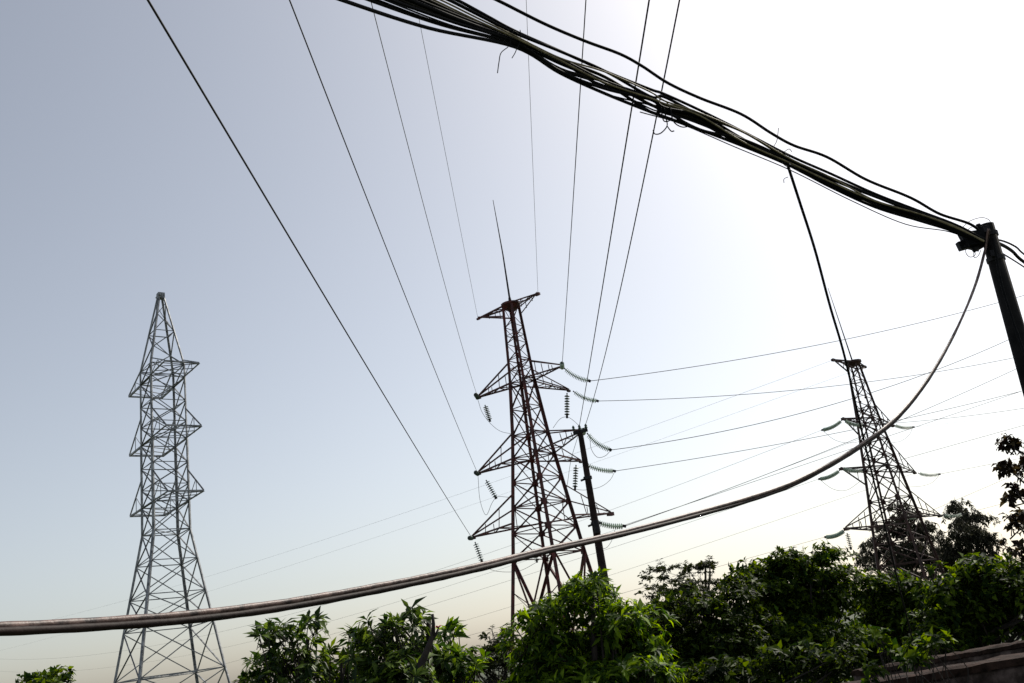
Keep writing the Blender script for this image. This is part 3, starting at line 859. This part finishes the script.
def tree(name, label, cat, D, blobs, style, M, MBk, seed, root_px=None, group='trees along the lower edge', density=1.0, trunk_r=.09, depth=1.0, zbase=None, lean=None):
    """blobs: (px, py, rx, ry) seen extent of each mass of foliage, stood at distance D"""
    rs = np.random.RandomState(seed)
    S = {  # leaf length, width, leaves per twig, twig spacing, droop, twig length
        'whorl': (.24, .070, 11, .17, .25, .20), 'bush': (.21, .095, 10, .17, .15, .16), 'fine': (.18, .085, 11, .19, .1, .18),
        'feather': (.13, .055, 22, .19, .0, .30), 'spray': (.085, .05, 10, .11, .2, .10), 'weed': (.085, .05, 8, .12, .1, .09), 'hang': (.50, .13, 14, .42, 1.0, .6), 'far': (.20, .10, 9, .32, .2, .3)}[style]
    cen, rad = [], []
    for px, py, rx, ry in blobs:
        dd = D * (1 + rs.uniform(-.03, .03))
        c = at_dist(px, py, dd); k = dd / F_PX / .98
        cen.append(c); rad.append((rx * k, (rx + ry) / 2 * k * depth, ry * k))
    cen = np.array(cen); rad = np.array(rad)
    low = cen[:, 2].min()
    if root_px is None: bx, by = cen[:, 0].mean(), cen[:, 1].mean()
    else:
        q = at_dist(root_px, 600, D); bx, by = q[0], q[1]
    gz = ground_z(bx, by) - .1 if zbase is None else zbase
    base = V(bx, by, gz)
    t = thing(name, base, label, cat, group)
    # twig positions
    TW = []
    for c, r in zip(cen, rad):
        vol = 4.19 * r[0] * r[1] * r[2]
        n = int(min(1700, max(10, density * vol / (S[3] ** 3) * .42)))
        ns = 6 if min(r) < S[5] * 1.5 else 20          # leafy boughs the mass is made of
        sd = unit(rs, ns)
        sc = c + sd * (rs.uniform(.05, 1, ns) ** .5)[:, None] * r * .74
        sr = rs.uniform(.26, .46, ns)
        k = rs.randint(0, ns, n)
        d = unit(rs, n); d[:, 2] = np.abs(d[:, 2]) * .8 + d[:, 2] * .2; d += (sc[k] - c) / r * .35
        d /= np.linalg.norm(d, axis=1, keepdims=True)
        p = sc[k] + d * r * (sr[k] * rs.uniform(.55, 1.05, n) ** .5)[:, None]
        TW.append(np.concatenate([p, d], 1))
    TW = np.concatenate(TW)
    p = TW[:, :3]; d = TW[:, 3:]
    ok = p[:, 2] > gz + .15
    p, d = p[ok], d[ok]
    nt = len(p); k = S[2]
    ax = d + np.array([0, 0, .55]) + rs.normal(0, .35, (nt, 3)); 
    if style == 'feather': ax = d * np.array([1, 1, .25]) + rs.normal(0, .25, (nt, 3))
    if style == 'hang': ax = np.array([0, 0, -1.0]) + rs.normal(0, .25, (nt, 3)) + d * .25
    ax /= np.linalg.norm(ax, axis=1, keepdims=True)
    tl = S[5] * rs.uniform(.6, 1.3, nt)
    P = np.repeat(p, k, 0); A = np.repeat(ax, k, 0); TL = np.repeat(tl, k)
    n = nt * k
    tt = rs.uniform(0, 1, n) if style != 'whorl' else rs.uniform(.6, 1, n)
    P = P + A * (TL * tt)[:, None]
    side = unit(rs, n); side -= A * (side * A).sum(1, keepdims=True); side /= np.linalg.norm(side, axis=1, keepdims=True) + 1e-9
    X = side * .9 + A * rs.uniform(.1, .7, n)[:, None] + np.array([0, 0, -S[4]]) * rs.uniform(.3, 1.2, n)[:, None]
    if style == 'feather': X = side * np.array([1, 1, .3]) + A * .3
    Nn = A + rs.normal(0, .35, (n, 3)) + np.array([0, 0, .5])
    big = rs.uniform(.42, 1.35, n) * np.repeat(rs.uniform(.8, 1.15, nt), k)
    leaves_mesh('crown', P, X, Nn, S[0] * big, S[1] * big * rs.uniform(.8, 1.25, n), M, t)
    # trunk and limbs
    m = MB()
    top = cen[cen[:, 2].argmax()] if lean is None else at_dist(*lean, D)
    h = top[2] - gz
    tr = [base, base + V(rs.uniform(-.1, .1) * h * .3, rs.uniform(-.1, .1) * h * .2, h * .33), (base + top) / 2 + V(0, 0, h * .12) + V(rs.uniform(-.1, .1), 0, 0), top - Z * .1]
    tp = spline(tr, 5)
    m.tube(tp, list(np.linspace(trunk_r, trunk_r * .25, len(tp))), 8)
    m.build('trunk', MBk, t, smooth=True)
    m = MB()
    sel = rs.choice(nt, min(nt, 46 if style != 'weed' else 7), replace=False)
    for i in sel:
        q = p[i]
        a = tp[int(len(tp) * min(.92, max(.22, .25 + .6 * rs.rand() * (q[2] - gz) / max(h, .1))))]
        mid = (a + q) / 2 + V(*rs.normal(0, .1, 3)) - Z * .12 * np.linalg.norm(q - a) * .4
        m.tube(spline([a, mid, q + ax[i] * tl[i] * .5], 4), list(np.linspace(trunk_r * .34, min(.008, trunk_r * .2), 9)), 5)
    # small twigs carrying the outer leaves
    sel = rs.choice(nt, min(nt, 900 if style != 'weed' else 30), replace=False)
    for i in sel:
        m.cyl(p[i] - ax[i] * tl[i] * .8, p[i] + ax[i] * tl[i], .008 if style != 'weed' else .003, .004 if style != 'weed' else .002, 4)
    m.build('branches', MBk, t)
    return t, n
TOT = 0
def T(*a, **k):
    global TOT
    t, n = tree(*a, **k); TOT += n
    return t
T('tree', 'small isolated treetop at the bottom left edge below the thick cable', 'tree', 30, [(35, 680, 12, 7), (55, 682, 20, 9), (42, 700, 26, 14)], 'bush', L_MID, M_BARK, 3, density=1.5)
T('tree', 'leafy tree with long pointed leaves just right of the silver pylon', 'tree', 17,
  [(278, 642, 22, 15), (308, 633, 14, 8), (300, 655, 26, 16), (285, 686, 34, 24), (262, 676, 12, 10)], 'whorl', L_GLOSS, M_BARK, 7, density=1.0)
T('tree', 'low thin topped tree between the long leaved tree and the flowering one', 'tree', 18,
  [(341, 655, 17, 12), (345, 685, 30, 22), (320, 690, 24, 20)], 'whorl', L_MID, M_BARK, 9, density=.8)
T('tree', 'whorled leaf tree with a thick dark pruned trunk and a red flower', 'tree', 16,
  [(385, 640, 26, 14), (405, 625, 22, 12), (372, 662, 24, 22), (405, 655, 28, 24), (395, 690, 44, 26), (442, 668, 10, 14)], 'whorl', L_GLOSS, M_BARK, 12, density=1.15, lean=(428, 612), root_px=405, trunk_r=.16)
m = MB()
q = at_dist(427, 640, 15.6)
m.tube(spline([at_dist(408, 705, 15.2), at_dist(414, 680, 15.2), at_dist(423, 660, 15.2), at_dist(430, 643, 15.2), at_dist(433, 634, 15.2)], 5), list(np.linspace(.085, .045, 16)) + [.042, .04, .038, .036, .03], 10)
m.tube([at_dist(433, 636, 15.2), at_dist(433.5, 624, 15.2), at_dist(432.5, 614, 15.2)], [.035, .028, .022], 8)
m.tube([at_dist(431, 642, 15.2), at_dist(436, 634, 15.2), at_dist(439, 627, 15.2)], [.03, .02, .01], 8)
ft = [o for o in bpy.data.objects if o.get('label', '').startswith('whorled leaf tree')][0]
m.build('limb', M_BARK, ft, smooth=True)
m = MB(); q = at_dist(438, 628, 15.6)
for i in range(7):
    a = i * .9
    m.prism(q, q + V(math.cos(a) * .06, math.sin(a) * .05, .03), [(-.02, 0), (.02, 0), (0, .012)])
m.build('flower', M_FLOWER, ft)
T('tree', 'bright green bush with long leaves right of the dark pruned trunk', 'bush', 17,
  [(452, 648, 16, 16), (445, 675, 24, 24), (468, 680, 20, 24)], 'whorl', L_BRIGHT, M_BARK, 15, density=.9)
T('tree', 'feathery olive tree in front of the left legs of the red pylon', 'tree', 24,
  [(486, 652, 24, 9), (505, 640, 22, 8), (525, 650, 22, 9), (498, 668, 34, 12), (500, 690, 40, 16), (470, 664, 10, 6)], 'feather', L_OLIVE, M_BARK, 18, density=1.1)
T('tree', 'big bright sunlit bushy tree hiding the right legs of the red pylon', 'tree', 19,
  [(592, 597, 22, 16), (572, 604, 20, 14), (590, 606, 32, 17), (520, 650, 20, 14), (555, 620, 28, 16), (620, 626, 36, 18), (540, 636, 24, 14), (600, 655, 62, 30), (545, 672, 38, 28), (640, 655, 26, 22), (590, 700, 80, 34), (648, 628, 18, 12), (528, 632, 16, 10)], 'whorl', L_BRIGHT, M_BARK, 21, density=1.15, trunk_r=.16)
T('tree', 'open umbrella shaped feathery tree standing against the sky', 'tree', 32,
  [(662, 574, 20, 7), (690, 572, 22, 7), (705, 565, 10, 4), (675, 590, 26, 9), (650, 590, 12, 5), (700, 592, 26, 9), (680, 612, 40, 14)], 'feather', L_OLIVE, M_BARK2, 24, density=1.25, trunk_r=.13)
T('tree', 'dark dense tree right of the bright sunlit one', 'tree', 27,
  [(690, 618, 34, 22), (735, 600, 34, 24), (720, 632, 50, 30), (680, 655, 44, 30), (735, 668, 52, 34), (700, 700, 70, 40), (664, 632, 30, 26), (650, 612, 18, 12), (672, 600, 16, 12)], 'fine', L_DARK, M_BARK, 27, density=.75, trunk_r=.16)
T('tree', 'tall rounded green tree reaching highest left of the brown pylon', 'tree', 30,
  [(795, 566, 34, 18), (830, 562, 24, 15), (765, 580, 34, 18), (745, 572, 10, 8), (800, 592, 60, 26), (775, 625, 60, 34), (835, 600, 32, 28), (800, 660, 72, 40)], 'bush', L_MID, M_BARK, 30, density=.62, trunk_r=.18)
T('tree', 'bushy tree in the foot of the brown pylon', 'tree', 33,
  [(872, 592, 26, 16), (905, 592, 26, 16), (882, 622, 46, 26), (920, 612, 36, 26), (890, 650, 60, 30)], 'bush', L_MID, M_BARK, 33, density=.6, trunk_r=.14)
T('tree', 'bushy green tree below the leafy branch at the right edge', 'tree', 28,
  [(965, 578, 28, 16), (1000, 580, 34, 18), (985, 606, 50, 26), (945, 600, 22, 20), (980, 632, 60, 26), (1040, 600, 40, 36), (940, 640, 40, 24)], 'bush', L_MID, M_BARK, 36, density=.8, trunk_r=.14)
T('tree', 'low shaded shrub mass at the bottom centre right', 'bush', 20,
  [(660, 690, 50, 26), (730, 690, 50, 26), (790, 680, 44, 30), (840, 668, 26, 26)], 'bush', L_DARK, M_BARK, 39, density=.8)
T('tree', 'tall grey green eucalyptus behind the brown pylon', 'tree', 128,
  [(905, 512, 17, 13), (892, 530, 20, 16), (920, 535, 20, 18), (880, 552, 20, 18), (905, 560, 26, 20), (935, 560, 18, 20), (865, 560, 10, 12), (900, 590, 40, 22)], 'hang', L_GREY, M_BARK2, 42, density=.5, trunk_r=.3, group='eucalyptus trees behind', zbase=-3)
T('tree', 'tall dark eucalyptus right of the brown pylon with pale gaps', 'tree', 120,
  [(955, 508, 14, 10), (972, 520, 20, 14), (982, 540, 17, 16), (960, 532, 14, 14), (948, 552, 14, 18), (972, 562, 28, 18), (992, 560, 10, 16)], 'hang', L_GREY, M_BARK2, 45, density=.7, trunk_r=.3, group='eucalyptus trees behind', zbase=-3)
T('tree', 'dark leafy branches reaching in at the right edge against the sky', 'tree', 11,
  [(1014, 447, 13, 6), (1024, 468, 12, 8), (1006, 472, 5, 3), (1020, 500, 13, 8), (1016, 528, 13, 10), (1022, 550, 14, 10), (1052, 480, 16, 36), (1056, 540, 18, 36)], 'spray', L_RED, M_BARK, 48, density=2.6, root_px=1120, trunk_r=.08, zbase=0, lean=(1075, 470))
for i, (px, py, rx, ry, lb) in enumerate(((903, 664, 20, 10, 'leafy weed with bright leaves growing between the two low walls'), (880, 648, 14, 14, 'weed with pale leaves at the left end of the farther low wall'),
                                  (940, 650, 24, 10, 'spreading weed on the farther low wall nearer the right edge'), (872, 676, 8, 6, 'small low weed where the nearer wall leaves the picture'))):
    T('weed', lb, 'plant', 8.6, [(px, py, rx * .8, ry * .8)], 'weed', L_MID, M_BARK, 60 + i, group='weeds at the low walls', density=.5, zbase=-.1, trunk_r=.015)
print('LEAVES', TOT)
